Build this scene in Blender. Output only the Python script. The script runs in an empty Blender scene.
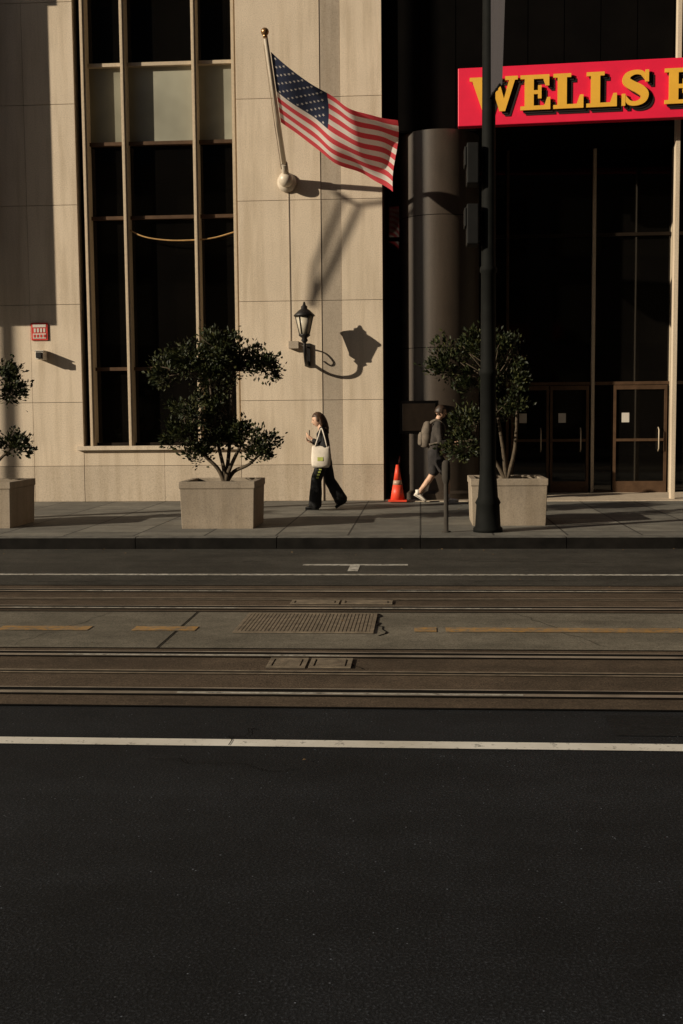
import bpy, math, random, bmesh
from mathutils import Vector, Matrix, noise
random.seed(7)
scene=bpy.context.scene
COL=bpy.context.collection
# ------------------------------------------------------------------ materials
def new_mat(name):
    m=bpy.data.materials.new(name); m.use_nodes=True
    nt=m.node_tree; b=nt.nodes['Principled BSDF']
    return m,nt,b
def N(nt,t,**k):
    n=nt.nodes.new(t)
    for a,v in k.items():
        setattr(n,a,v)
    return n
def ramp(nt,fac,stops):
    r=N(nt,'ShaderNodeValToRGB'); e=r.color_ramp.elements
    while len(e)<len(stops): e.new(0.5)
    for i,(p,c) in enumerate(stops):
        e[i].position=p; e[i].color=(*c,1)
    nt.links.new(fac,r.inputs[0]); return r.outputs[0]
def noise_tex(nt,scale,detail=4,rough=.6,stretch=None):
    tc=N(nt,'ShaderNodeTexCoord'); n=N(nt,'ShaderNodeTexNoise')
    n.inputs['Scale'].default_value=scale; n.inputs['Detail'].default_value=detail; n.inputs['Roughness'].default_value=rough
    if stretch:
        mp=N(nt,'ShaderNodeMapping'); mp.inputs['Scale'].default_value=stretch
        nt.links.new(tc.outputs['Object'],mp.inputs[0]); nt.links.new(mp.outputs[0],n.inputs['Vector'])
    else: nt.links.new(tc.outputs['Object'],n.inputs['Vector'])
    return n.outputs['Fac']
def mix(nt,a,b,fac,mode='MULTIPLY'):
    m=N(nt,'ShaderNodeMix',data_type='RGBA',blend_type=mode)
    if isinstance(fac,(int,float)): m.inputs[0].default_value=fac
    else: nt.links.new(fac,m.inputs[0])
    for i,v in ((6,a),(7,b)):
        if isinstance(v,tuple): m.inputs[i].default_value=(*v,1)
        else: nt.links.new(v,m.inputs[i])
    return m.outputs[2]
def bump(nt,b,h,strength=.3,dist=.01):
    bp=N(nt,'ShaderNodeBump'); bp.inputs['Strength'].default_value=strength; bp.inputs['Distance'].default_value=dist
    nt.links.new(h,bp.inputs['Height']); nt.links.new(bp.outputs[0],b.inputs['Normal'])
def simple(name,col,rough=.6,metal=0,var=.25,scale=8,bmp=0,spec=None):
    m,nt,b=new_mat(name)
    f=noise_tex(nt,scale)
    lo=tuple(c*(1-var) for c in col); hi=tuple(min(1,c*(1+var)) for c in col)
    c=ramp(nt,f,[(.3,lo),(.7,hi)])
    nt.links.new(c,b.inputs['Base Color'])
    b.inputs['Roughness'].default_value=rough; b.inputs['Metallic'].default_value=metal
    if spec is not None: b.inputs['Specular IOR Level'].default_value=spec
    if bmp: bump(nt,b,f,bmp)
    return m
def stone(name,base,var=.10,island=.09,rough=.75):
    m,nt,b=new_mat(name)
    fine=noise_tex(nt,55,3,.8)
    c1=ramp(nt,fine,[(.32,tuple(v*.74 for v in base)),(.5,base),(.72,tuple(min(1,v*1.14) for v in base))])
    big=noise_tex(nt,1.1,5,.6)
    c2=ramp(nt,big,[(.3,(1-var,)*3),(.6,(1,1,1))])
    streak=noise_tex(nt,3.0,4,.6,stretch=(2.2,2.2,.18))
    c3=ramp(nt,streak,[(.33,(.84,.82,.785)),(.55,(1,1,1))])
    g=N(nt,'ShaderNodeNewGeometry')
    c4=ramp(nt,g.outputs['Random Per Island'],[(0,(1-island,1-island*1.05,1-island*1.15)),(1,(1,1,1))])
    c=mix(nt,c1,c2,1.0); c=mix(nt,c,c3,1.0); c=mix(nt,c,c4,1.0)
    nt.links.new(c,b.inputs['Base Color']); b.inputs['Roughness'].default_value=rough
    bump(nt,b,fine,.15,.004)
    return m
M={}
M['stone']=stone('granite_beige',(.70,.585,.455))
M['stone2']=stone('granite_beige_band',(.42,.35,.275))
M['plinth']=stone('granite_plinth',(.56,.465,.36))
M['joint']=simple('mortar_joint',(.20,.165,.125),.9)
M['mullion']=simple('bronze_mullion_light',(.50,.41,.30),.5,.0,.12,20)
M['bronze']=simple('dark_bronze',(.018,.012,.008),.5,.3,.25,6,spec=.2)
M['bronze2']=simple('door_bronze',(.095,.055,.032),.45,.2,.25,6,spec=.3)
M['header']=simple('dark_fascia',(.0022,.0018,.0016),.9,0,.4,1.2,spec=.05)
M['darkstone']=stone('dark_polished_granite',(.056,.041,.030),.25,.03,.5)
def glass(name,col,rough,spec=.5):
    m,nt,b=new_mat(name)
    f=noise_tex(nt,.9,3,.5)
    c=ramp(nt,f,[(.3,tuple(v*.6 for v in col)),(.7,col)])
    nt.links.new(c,b.inputs['Base Color']); b.inputs['Roughness'].default_value=rough
    b.inputs['Specular IOR Level'].default_value=spec
    w=noise_tex(nt,.6,2,.4); bump(nt,b,w,.05,.02)
    return m
M['glass']=glass('dark_window_glass',(.004,.0035,.003),.04)
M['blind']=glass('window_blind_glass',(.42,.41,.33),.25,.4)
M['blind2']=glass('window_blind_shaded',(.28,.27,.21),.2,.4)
def asphalt(name,base,spk=.5,patch=.35,bm=.5):
    m,nt,b=new_mat(name)
    a=noise_tex(nt,95,2,.75); big=noise_tex(nt,.55,6,.7); mid=noise_tex(nt,4,6,.75)
    st=noise_tex(nt,1.0,5,.65,stretch=(.12,1.6,1))
    v=N(nt,'ShaderNodeTexVoronoi'); v.inputs['Scale'].default_value=26; tc=N(nt,'ShaderNodeTexCoord'); nt.links.new(tc.outputs['Object'],v.inputs['Vector'])
    c1=ramp(nt,a,[(.34,tuple(q*.5 for q in base)),(.53,base),(.66,tuple(q*(1+spk*3) for q in base)),(.78,tuple(q*(1+spk*9) for q in base))])
    c2=ramp(nt,big,[(.32,(1-patch,)*3),(.62,(1.0,1.0,1.0))])
    c3=ramp(nt,mid,[(.3,(.66,.66,.66)),(.65,(1,1,1))])
    c4=ramp(nt,st,[(.35,(.66,.66,.66)),(.65,(1,1,1))])
    c=mix(nt,c1,c2,1.); c=mix(nt,c,c3,1.); c=mix(nt,c,c4,1.)
    sp=ramp(nt,v.outputs['Distance'],[(.05,(1,1,1)),(.10,(0,0,0))])
    sepc=noise_tex(nt,9,2,.5); gate=ramp(nt,sepc,[(.54,(0,0,0)),(.60,(1,1,1))])
    g=mix(nt,sp,gate,1.); 
    c=mix(nt,c,tuple(min(1,q*(1+spk*14)) for q in base),g,'MIX')
    nt.links.new(c,b.inputs['Base Color']); b.inputs['Roughness'].default_value=.85
    b.inputs['Specular IOR Level'].default_value=.18
    bump(nt,b,a,bm,.006); return m
M['asphalt']=asphalt('asphalt',(.0175,.0195,.0235),.6,.5)
M['asphalt_patch']=asphalt('asphalt_patch',(.012,.013,.015),.4,.3)
M['asphalt2']=asphalt('asphalt_worn',(.088,.082,.070),.15,.5)
M['concrete']=asphalt('road_concrete',(.29,.26,.205),.05,.45,.3)
M['brownband']=asphalt('track_bed_brown',(.155,.113,.078),.1,.5)
def sidewalk_mat():
    m,nt,b=new_mat('sidewalk_concrete')
    tc=N(nt,'ShaderNodeTexCoord'); br=N(nt,'ShaderNodeTexBrick')
    br.offset=0; br.inputs['Scale'].default_value=1
    br.inputs['Brick Width'].default_value=.92; br.inputs['Row Height'].default_value=.92
    br.inputs['Mortar Size'].default_value=.014; br.inputs['Mortar Smooth'].default_value=.2
    br.inputs['Color1'].default_value=(.15,.143,.125,1); br.inputs['Color2'].default_value=(.25,.235,.20,1); br.inputs['Mortar'].default_value=(.03,.027,.023,1)
    nt.links.new(tc.outputs['Object'],br.inputs['Vector'])
    f=noise_tex(nt,2.2,6,.7); c2=ramp(nt,f,[(.3,(.5,.5,.5)),(.65,(1,1,1))])
    sp=noise_tex(nt,70,2,.7); c3=ramp(nt,sp,[(.35,(.8,.8,.8)),(.65,(1.,1.,1.))])
    c=mix(nt,br.outputs['Color'],c2,1.); c=mix(nt,c,c3,1.)
    nt.links.new(c,b.inputs['Base Color']); b.inputs['Roughness'].default_value=.8
    bump(nt,b,sp,.2,.004); return m
M['sidewalk']=sidewalk_mat()
M['kerb']=simple('kerb_face_shade',(.008,.007,.006),.85,0,.5,5,spec=.12)  # shadow on the kerb front is put into this near-black colour
M['kerbtop']=simple('kerb_granite',(.10,.095,.085),.85,0,.4,6)
def worn_paint(name,col,under,lo,hi):
    m,nt,b=new_mat(name)
    f=noise_tex(nt,16,6,.75); c=ramp(nt,f,[(lo,under),(hi,col)])
    g=noise_tex(nt,1.5,4,.6); d=ramp(nt,g,[(.3,(.72,.7,.66)),(.65,(1,1,1))])
    c=mix(nt,c,d,1.); nt.links.new(c,b.inputs['Base Color']); b.inputs['Roughness'].default_value=.7
    return m
M['white']=worn_paint('road_paint_white',(.80,.77,.71),(.12,.115,.11),.33,.43)
M['white_thin']=worn_paint('road_paint_white_worn_rail_glint',(.55,.53,.48),(.08,.078,.07),.36,.56)  # worn road lines, and the glints painted on the rail heads
M['yellow']=worn_paint('road_paint_yellow',(.50,.26,.045),(.20,.165,.12),.40,.66)
M['rail']=simple('rail_steel',(.30,.255,.205),.45,.2,.45,2.5)
M['groove']=simple('rail_groove',(.004,.0035,.003),.9,spec=.1)
M['iron']=simple('cast_iron',(.18,.145,.105),.6,.1,.4,12)
M['slot']=simple('cover_slot',(.035,.029,.023),.9)
M['poleblk']=simple('painted_pole',(.0055,.006,.0055),.75,.0,.3,5,spec=.12)
M['box']=simple('signal_housing',(.006,.006,.006),.7,spec=.2)
M['pole_white']=simple('flagpole_paint',(.60,.52,.42),.4,0,.1)
M['ball']=simple('finial_brass',(.35,.2,.09),.3,.7)
def cloth(name,col,trans=.5):
    m,nt,b=new_mat(name); f=noise_tex(nt,60,2)
    c=ramp(nt,f,[(.3,tuple(v*.9 for v in col)),(.7,col)])
    nt.links.new(c,b.inputs['Base Color']); b.inputs['Roughness'].default_value=.85
    t=N(nt,'ShaderNodeBsdfTranslucent'); nt.links.new(c,t.inputs[0])
    mx=N(nt,'ShaderNodeMixShader'); mx.inputs[0].default_value=trans
    out=nt.nodes['Material Output']
    nt.links.new(b.outputs[0],mx.inputs[1]); nt.links.new(t.outputs[0],mx.inputs[2]); nt.links.new(mx.outputs[0],out.inputs[0])
    return m
M['fred']=cloth('flag_red',(.80,.085,.11)); M['fwhite']=cloth('flag_white',(.95,.88,.83)); M['fblue']=cloth('flag_blue',(.02,.03,.075),.3)
M['signred']=simple('sign_red',(.78,.010,.055),.5,0,.06,3)
M['signyel']=simple('sign_yellow',(.80,.43,.045),.5,0,.06,4)
M['signblk']=simple('sign_black',(.010,.004,.004),.6)
M['cone']=simple('cone_orange',(.80,.07,.03),.5,0,.1)
M['conew']=simple('cone_band',(.45,.30,.22),.4,0,.1)
M['planter']=stone('planter_concrete',(.34,.28,.215),.3,.0,.8)
M['soil']=simple('soil',(.03,.022,.015),.95,0,.4,20,.4)
M['bark']=simple('bark',(.075,.055,.035),.9,0,.4,25,.5)
def leafm():
    m,nt,b=new_mat('leaf_foliage'); g=N(nt,'ShaderNodeNewGeometry')
    c=ramp(nt,g.outputs['Random Per Island'],[(0,(.008,.012,.004)),(.6,(.020,.027,.009)),(1,(.060,.062,.020))])
    nt.links.new(c,b.inputs['Base Color']); b.inputs['Roughness'].default_value=.5; b.inputs['Specular IOR Level'].default_value=.22
    t=N(nt,'ShaderNodeBsdfTranslucent'); nt.links.new(c,t.inputs[0])
    mx=N(nt,'ShaderNodeMixShader'); mx.inputs[0].default_value=.10
    nt.links.new(b.outputs[0],mx.inputs[1]); nt.links.new(t.outputs[0],mx.inputs[2]); nt.links.new(mx.outputs[0],nt.nodes['Material Output'].inputs[0])
    return m
M['leaf']=leafm()
M['litter']=simple('dry_leaf',(.16,.10,.045),.8,0,.5,3)
M['skin']=simple('skin',(.58,.36,.25),.55,0,.06)
M['black']=simple('black_cloth',(.008,.008,.009),.85,0,.3,12)
M['blackp']=simple('black_trousers',(.006,.006,.007),.85,0,.3,12)
M['hairb']=simple('hair_brown',(.06,.03,.015),.5,0,.5,40)
M['hairr']=simple('hair_dark',(.035,.02,.012),.5,0,.5,40)
M['tote']=simple('tote_canvas',(.70,.63,.54),.85,0,.08,15)
M['neon']=simple('stripe_yellow_green',(.45,.5,.12),.8)
M['shoew']=simple('shoe_white',(.75,.69,.62),.6,0,.08)
M['shoeb']=simple('shoe_black',(.015,.015,.015),.5)
M['hood']=simple('grey_jacket',(.040,.033,.028),.9,0,.3,12)
M['shorts']=simple('dark_shorts',(.022,.019,.019),.9,0,.3,12)
M['pack']=simple('backpack_grey',(.13,.105,.082),.85,0,.3,12)
M['eye']=simple('eye_dark',(.01,.008,.006),.3)
M['lip']=simple('lip',(.3,.1,.08),.5)
M['lampblk']=simple('lantern_iron',(.015,.013,.012),.5,.3)
M['lampgl']=simple('lantern_glass',(.50,.45,.36),.35,0,.1)
M['plwhite']=simple('plate_white',(.6,.56,.5),.5,0,.05)
M['plred']=simple('plate_red',(.55,.03,.02),.5,0,.05)
M['festoon']=simple('rod_brass',(.50,.30,.12),.5)
M['opp']=simple('opposite_facade',(.05,.042,.036),.85,0,.3,1.5)
M['banner']=cloth('banner_fabric',(.045,.04,.045),.15)
# ------------------------------------------------------------------ mesh builder
class MB:
    def __init__(s): s.bm=bmesh.new(); s.mats=[]
    def mi(s,m):
        m=M[m]
        if m not in s.mats: s.mats.append(m)
        return s.mats.index(m)
    def face(s,pts,mat,smooth=False):
        vs=[s.bm.verts.new(p) for p in pts]; f=s.bm.faces.new(vs); f.material_index=s.mi(mat); f.smooth=smooth; return f
    def box(s,x0,x1,y0,y1,z0,z1,mat):
        v=[s.bm.verts.new((x,y,z)) for x in (x0,x1) for y in (y0,y1) for z in (z0,z1)]
        k=s.mi(mat)
        for q in ((0,1,3,2),(4,6,7,5),(0,4,5,1),(2,3,7,6),(0,2,6,4),(1,5,7,3)):
            f=s.bm.faces.new([v[i] for i in q]); f.material_index=k
    def rings(s,rings,mat,cap=True,smooth=True,closed=True):
        k=s.mi(mat); R=[[s.bm.verts.new(p) for p in r] for r in rings]
        n=len(R[0])
        for a,b in zip(R,R[1:]):
            for i in range(n if closed else n-1):
                f=s.bm.faces.new((a[i],a[(i+1)%n],b[(i+1)%n],b[i])); f.material_index=k; f.smooth=smooth
        if cap:
            for r in (list(reversed(R[0])),R[-1]):
                f=s.bm.faces.new(r); f.material_index=k
    def tube(s,pts,rad,mat,n=10,cap=True):
        pts=[Vector(p) for p in pts]
        if not hasattr(rad,'__len__'): rad=[rad]*len(pts)
        rs=[]; prev=None
        for i,p in enumerate(pts):
            d=(pts[min(i+1,len(pts)-1)]-pts[max(i-1,0)]).normalized()
            if prev is None:
                u=d.orthogonal().normalized()
            else:
                u=(prev-d*prev.dot(d)).normalized()
            prev=u; w=d.cross(u)
            rs.append([p+(u*math.cos(a)+w*math.sin(a))*rad[i] for a in [2*math.pi*j/n for j in range(n)]])
        s.rings(rs,mat,cap)
    def lathe(s,c,prof,mat,n=20,axis='Z',cap=True):
        rs=[]
        for r,h in prof:
            ring=[]
            for j in range(n):
                a=2*math.pi*j/n
                if axis=='Z': ring.append((c[0]+r*math.cos(a),c[1]+r*math.sin(a),c[2]+h))
                else: ring.append((c[0]+r*math.cos(a),c[1]-h,c[2]+r*math.sin(a)))
            rs.append(ring)
        s.rings(rs,mat,cap)
    def sphere(s,c,r,mat,seg=14,mtx=None):
        if not hasattr(r,'__len__'): r=(r,r,r)
        m=Matrix.Translation(c)@(mtx or Matrix.Identity(4))@Matrix.Diagonal((*r,1))
        o=bmesh.ops.create_uvsphere(s.bm,u_segments=seg,v_segments=max(8,seg*2//3),radius=1,matrix=m)
        k=s.mi(mat)
        for v in o['verts']:
            for f in v.link_faces: f.material_index=k; f.smooth=True
    def obj(s,name,parent=None,bevel=0,normals=True):
        if normals: bmesh.ops.recalc_face_normals(s.bm,faces=s.bm.faces)
        me=bpy.data.meshes.new(name); s.bm.to_mesh(me); s.bm.free()
        for m in s.mats: me.materials.append(m)
        o=bpy.data.objects.new(name,me); COL.objects.link(o)
        if parent: o.parent=parent
        if bevel:
            b=o.modifiers.new('bevel','BEVEL'); b.width=bevel; b.segments=2; b.limit_method='ANGLE'
        return o
def empty(name):
    o=bpy.data.objects.new(name,None); COL.objects.link(o); return o
# ------------------------------------------------------------------ ground / road
mb=MB(); mb.face([(-250,-250,0),(250,-250,0),(250,250,0),(-250,250,0)],'asphalt'); mb.obj('ground')
X0,X1=-90,90
def sheet(mb,x0,x1,y0,y1,z,mat): mb.face([(x0,y0,z),(x1,y0,z),(x1,y1,z),(x0,y1,z)],mat)
road=empty('road')
mb=MB()
sheet(mb,X0,X1,6.30,7.92,.004,'brownband'); sheet(mb,X0,X1,7.92,9.45,.004,'concrete'); sheet(mb,X0,X1,9.45,10.95,.004,'brownband')
sheet(mb,X0,X1,10.95,14.05,.004,'asphalt2')
mb.obj('track_bed',road)
mb=MB()
for y in (7.92,9.45,6.30,10.95): sheet(mb,X0,X1,y-.012,y+.012,.008,'groove')
x=-20.3
while x<20:
    sheet(mb,x,x+.012,7.935,9.435,.008,'groove'); x+=4.6
def crack(x,y,dx,dy,n,w=.012,z=.0075,mat='groove'):
    pts=[]
    for i in range(n+1):
        t=i/n; pts.append((x+dx*t+random.uniform(-.04,.04),y+dy*t+random.uniform(-.04,.04)))
    for (a,b),(c,d) in zip(pts,pts[1:]):
        L=math.hypot(c-a,d-b); ww=w*random.uniform(.5,1.3); nx,ny=-(d-b)/L*ww/2,(c-a)/L*ww/2
        mb.face([(a-nx,b-ny,z),(c-nx,d-ny,z),(c+nx,d+ny,z),(a+nx,b+ny,z)],mat)
crack(-.34,9.4,.05,-.95,12,.018); crack(.8,9.4,.5,-1.4,14,.006); crack(-2.6,9.4,-.4,-1.4,14,.005)
crack(-.35,7.3,-.25,.5,9,.014); crack(-1.3,5.3,.7,-.15,14,.004); crack(-3,12.6,1.2,.2,16,.008); crack(.4,12.9,1.6,-.2,16,.008)
crack(-1.0,5.57,.1,.3,6,.006); crack(.5,11.3,1.9,.1,16,.006); crack(-4,11.2,2.0,.1,16,.008)
mb.obj('cracks',road)
mb=MB()
for a,b,c,d in ((-9,-3.1,5.75,6.22),(1.0,8,5.80,6.2)):
    sheet(mb,a,b,c,d,.0035,'asphalt_patch')
mb.obj('asphalt_patches',road)
mb=MB()
rl=random.Random(21)
for i in range(170):
    x=rl.uniform(-9,7); y=rl.choice([rl.uniform(13.2,14.0),rl.uniform(14.4,20),rl.uniform(5,13),rl.gauss(13.85,.1)]); z=.158 if y>14.2 else .014
    if 14.0<y<=14.3: continue
    L=rl.uniform(.012,.035); a=rl.uniform(0,6.28); ca,sa=math.cos(a),math.sin(a)
    mb.face([(x,y,z),(x+L*.5*ca-L*.25*sa,y+L*.5*sa+L*.25*ca,z+L*.3),(x+L*ca,y+L*sa,z+.002),(x+L*.5*ca+L*.25*sa,y+L*.5*sa-L*.25*ca,z+L*.15)],'litter')
mb.obj('leaf_litter')
tracks=empty('streetcar_tracks')
mb=MB()
for y in (6.63,7.70,9.64,10.60):
    sheet(mb,X0,X1,y-.050,y+.012,.010,'rail'); sheet(mb,X0,X1,y+.014,y+.085,.0095,'groove'); sheet(mb,X0,X1,y+.087,y+.108,.010,'rail'); sheet(mb,X0,X1,y-.085,y-.052,.0095,'groove')
for y in (7.165,10.12):
    sheet(mb,X0,X1,y-.055,y-.018,.010,'iron'); sheet(mb,X0,X1,y-.016,y+.016,.0095,'groove'); sheet(mb,X0,X1,y+.018,y+.055,.010,'iron')
mb.obj('rails',tracks)
mb=MB()
rr=random.Random(4)
for y in (6.63,7.70,9.64,10.60):
    x=-8
    while x<8:
        L=rr.uniform(.5,2.2)
        sheet(mb,x,x+L,y-.036,y-.006,.0115,'white_thin'); x+=L+rr.uniform(.8,3)  # broken highlights on the worn rail heads, painted as pale strips
mb.obj('rail_head_glints',tracks)
def cover(name,x0,x1,y0,y1,bars,parent,fill=.36):
    mb=MB(); mb.box(x0,x1,y0,y1,.001,.009,'slot')
    w=.03
    mb.box(x0,x1,y0,y0+w,.0085,.016,'iron'); mb.box(x0,x1,y1-w,y1,.0085,.016,'iron')
    mb.box(x0,x0+w,y0+w+.001,y1-w-.001,.0085,.0155,'iron'); mb.box(x1-w,x1,y0+w+.001,y1-w-.001,.0085,.0155,'iron')
    for i in range(bars):
        a=x0+w+(x1-x0-2*w)*(i+.5-fill)/bars; b=x0+w+(x1-x0-2*w)*(i+.5+fill)/bars
        mb.box(a,b,y0+w+.001,y1-w-.001,.0085,.0145,'iron')
    return mb.obj(name,parent)
cover('grate',-1.44,-.36,8.50,9.36,34,empty('street_grate'),.38)
e=empty('access_cover')
cover('frame_1',-1.02,-.76,7.30,7.58,1,e,.44); cover('frame_2',-.74,-.46,7.30,7.58,1,e,.44)
e=empty('access_cover')
cover('frame_1',-1.15,-.72,9.84,10.02,1,e,.46); cover('frame_2',-.70,-.25,9.84,10.02,1,e,.46)
mk=empty('road_markings')
mb=MB()
sheet(mb,X0,X1,5.535,5.655,.0045,'white')
sheet(mb,X0,X1,11.66,11.76,.0085,'white_thin')
for k in range(-8,9):
    ox=k*6.6
    sheet(mb,-1.31+ox,-.14+ox,12.44,12.56,.0085,'white_thin'); sheet(mb,-.78+ox,-.67+ox,11.98,12.439,.0085,'white_thin')
for a,b in ((.19,6),(-.05,.12),(-3.33,-2.6),(-2.25,-1.75),(-12,-5.4)):
    sheet(mb,a,b,8.58,8.76,.0085,'yellow')
mb.obj('paint',mk)
# sidewalks
mb=MB()
mb.box(X0,X1,14.28,60,-.1,.15,'sidewalk'); mb.obj('sidewalk')
mb=MB()
x=X0
while x<X1:
    mb.box(x,x+1.79,14.06,14.278,-.05,.140,'kerb'); mb.box(x+.002,x+1.788,14.085,14.276,.1395,.149,'kerbtop'); x+=1.8
mb.obj('kerb')
mb=MB(); mb.box(X0,X1,-60,-1.5,-.1,.15,'sidewalk'); mb.obj('sidewalk')
# ------------------------------------------------------------------ bank building
bank=empty('bank_building')
ROWS=[.15,.80,1.95,3.70,5.45,7.20,8.95,10.7,12.45,14.2,16]
def panels(mb,x0,x1,z0,z1,cuts,yf=20.2,th=.05,mat='stone',band=None):
    xs=[x0]+[c for c in cuts if x0<c<x1]+[x1]
    zs=[z0]+[r for r in ROWS if z0+.05<r<z1-.05]+[z1]
    for a,b in zip(xs,xs[1:]):
        for c,d in zip(zs,zs[1:]):
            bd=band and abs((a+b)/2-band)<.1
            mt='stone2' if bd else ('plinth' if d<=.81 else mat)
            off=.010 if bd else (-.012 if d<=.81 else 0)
            g=.0035
            mb.box(a+.0015,b-.0015,yf+off,yf+th,c+g,d-g,mt)
wall=MB(); back=MB()
def solid(x0,x1,z0,z1,cuts=(),ret=True,mat='stone',band=None):
    panels(wall,x0,x1,z0,z1,cuts,mat=mat,band=band); back.box(x0+.006,x1-.006,20.235,21.2,z0+.004,z1-.004,'joint')
    if ret:
        for xx,s in ((x0,1),(x1,-1)):
            a,b=sorted((xx+.003*s,xx+.05*s)); 
            wall.box(a,b,20.252,22.58,z0+.003,z1-.003,mat)
TOP=16
solid(-7.9,-6.08,.15,TOP,(-7.0,))
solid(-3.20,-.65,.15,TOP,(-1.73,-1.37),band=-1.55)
solid(-6.075,-3.205,.15,1.08,(-4.6,),ret=False)
wall.box(-6.2,-3.1,20.12,20.30,1.085,1.16,'stone')
solid(-12.6,-7.905,.15,TOP,(-11,-9.5)); solid(-30,-12.61,.15,TOP,[-29+i*1.7 for i in range(10)])
solid(5.62,6.1,.15,TOP,(),mat='darkstone')
wall.box(4.38,4.455,20.22,20.36,.15,TOP,'stone')      # slim pale fin beside the doors
solid(9.0,11.2,.15,TOP,(10.1,)); solid(6.105,8.995,.15,1.08,(7.5,),ret=False); solid(11.21,32,.15,TOP,[12+i*1.7 for i in range(12)])
wall.box(6.0,9.1,20.12,20.30,1.085,1.16,'stone')
wall.obj('stone_wall',bank,bevel=.004); back.obj('wall_core',bank)
mb=MB(); mb.box(-30,32,22.6,48,.15,16.2,'opp'); mb.obj('building_mass',bank)
# windows
def winbay(x0,x1,m1,m2,hz):
    fr=MB(); gl=MB()
    yg=20.50
    ms=[x0+.15,m1,m2,x1-.045]
    for x in ms:
        fr.box(x-.042,x+.042,20.26,yg+.02,1.16,TOP,'mullion')
        fr.box(x-.012,x+.012,20.235,20.262,1.16,TOP,'mullion')
    zs=[1.16]+hz+[TOP]
    for z in hz:
        for a,b in zip(ms,ms[1:]): fr.box(a+.043,b-.043,20.40,yg+.02,z-.03,z+.03,'bronze2' if z<7 else 'mullion')
    for a,b in zip(ms,ms[1:]): fr.box(a+.043,b-.043,20.40,yg+.02,1.161,1.215,'bronze')
    fr.box(x0+.001,x0+.105,20.45,20.62,1.16,TOP,'bronze')
    for a,b in zip(ms,ms[1:]):
        for c,d in zip(zs,zs[1:]):
            mt='glass'
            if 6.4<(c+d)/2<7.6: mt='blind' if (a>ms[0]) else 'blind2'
            t=random.uniform(-.003,.003); u=random.uniform(-.003,.003)
            gl.face([(a+.02,yg+t,c),(b-.02,yg-t,c),(b-.02,yg-t+u,d),(a+.02,yg+t+u,d)],mt)
    fr.obj('window_frames',bank); gl.obj('window_glass',bank)
winbay(-6.08,-3.20,-5.22,-3.95,[2.55,5.24,6.54,7.91,10.2,12.5]); winbay(6.1,9.0,7.0,8.2,[2.55,5.24,6.54,7.91,10.2,12.5])
mb=MB(); mb.box(-11.8,-8.66,19.0,20.19,4.2,9.8,'stone'); mb.box(-11.9,-8.6,18.94,20.19,9.801,10.0,'plinth'); mb.box(-11.5,-10.4,18.985,19.05,4.8,9.2,'glass'); mb.box(-10.1,-8.95,18.985,19.05,4.8,9.2,'glass')
mb.obj('shadow_casting_box',bank,bevel=.01)  # added out-of-view box, sized so its shadow covers the far-left wall
# recessed entrance
mb=MB(); YG=22.0
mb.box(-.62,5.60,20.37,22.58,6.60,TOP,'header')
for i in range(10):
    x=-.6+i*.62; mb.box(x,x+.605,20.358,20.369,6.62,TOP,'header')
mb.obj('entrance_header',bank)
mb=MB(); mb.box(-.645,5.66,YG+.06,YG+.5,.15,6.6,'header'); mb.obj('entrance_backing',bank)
mb=MB()
for a,b in ((-.6,1.62),(1.70,3.22),(3.32,4.70),(4.76,5.61)):
    for c,d in ((.2,2.21),(2.27,5.0),(5.03,6.60)):
        t=random.uniform(-.004,.004)
        mb.face([(a,YG+.02+t,c),(b,YG+.02-t,c),(b,YG+.02-t,d),(a,YG+.02+t,d)],'glass')
mb.obj('entrance_glass',bank)
mb=MB()
for x,w,m in ((1.66,.025,'bronze2'),(3.27,.028,'mullion'),(4.73,.03,'mullion')):
    mb.box(x-w,x+w,YG-.10,YG+.015,.151,6.59,m)
for z in (2.24,5.015): 
    for a,b,m in ((-.59,1.62,'bronze'),(1.70,3.22,'bronze2'),(3.32,4.69,'bronze2'),(4.77,5.60,'bronze')):
        mb.box(a,b,YG-.06,YG+.015,z-.03,z+.03,m if z<3 else 'bronze')
mb.box(3.32,4.69,YG-.03,YG+.0,.152,.2,'bronze2')
mb.obj('entrance_frames',bank)
def door(x0,x1,name):
    mb=MB(); f=.05; y0,y1=YG-.085,YG-.03
    mb.box(x0,x0+f,y0,y1,.16,2.2,'bronze2'); mb.box(x1-f,x1,y0,y1,.16,2.2,'bronze2')
    mb.box(x0+f,x1-f,y0+.002,y1,2.12,2.2,'bronze2'); mb.box(x0+f,x1-f,y0+.002,y1,.16,.38,'bronze2'); mb.box(x0+f,x1-f,y0+.002,y1,1.14,1.19,'bronze2')
    mb.face([(x0+f,y1-.02,.38),(x1-f,y1-.02,.38),(x1-f,y1-.02,2.12),(x0+f,y1-.02,2.12)],'glass')
    mb.tube([(x1-.16,y0-.002,.95),(x1-.16,y0-.07,1.0),(x1-.16,y0-.07,1.35),(x1-.16,y0-.002,1.4)],.012,'mullion',8)
    mb.box(x0+.16,x0+.30,y1-.028,y1-.022,1.5,1.68,'plwhite')
    mb.obj(name,bank)
door(1.73,2.45,'door_1'); door(2.47,3.20,'door_2'); door(3.66,4.66,'door_3')
mb=MB()
cc=(.35,20.92,.15)
mb.lathe(cc,[(.78,.01),(.78,.12)],'darkstone',64,cap=False); mb.lathe(cc,[(.78,.12),(.721,.17)],'darkstone',64,cap=False)
for a,b in ((.17,2.70),(2.712,5.0),(5.012,6.46)):
    mb.lathe(cc,[(.72,a),(.72,b)],'darkstone',64,cap=False)
mb.lathe(cc,[(.712,.1),(.712,6.45)],'header',64,cap=False)
mb.obj('entrance_column',bank)
mb=MB(); mb.box(-.645,-.62,20.26,22.05,.15,6.6,'darkstone'); mb.obj('entrance_return',bank)
mb=MB(); mb.box(-.62,5.60,19.9,22.05,.10,.165,'plinth'); mb.obj('entrance_step',bank)
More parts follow.
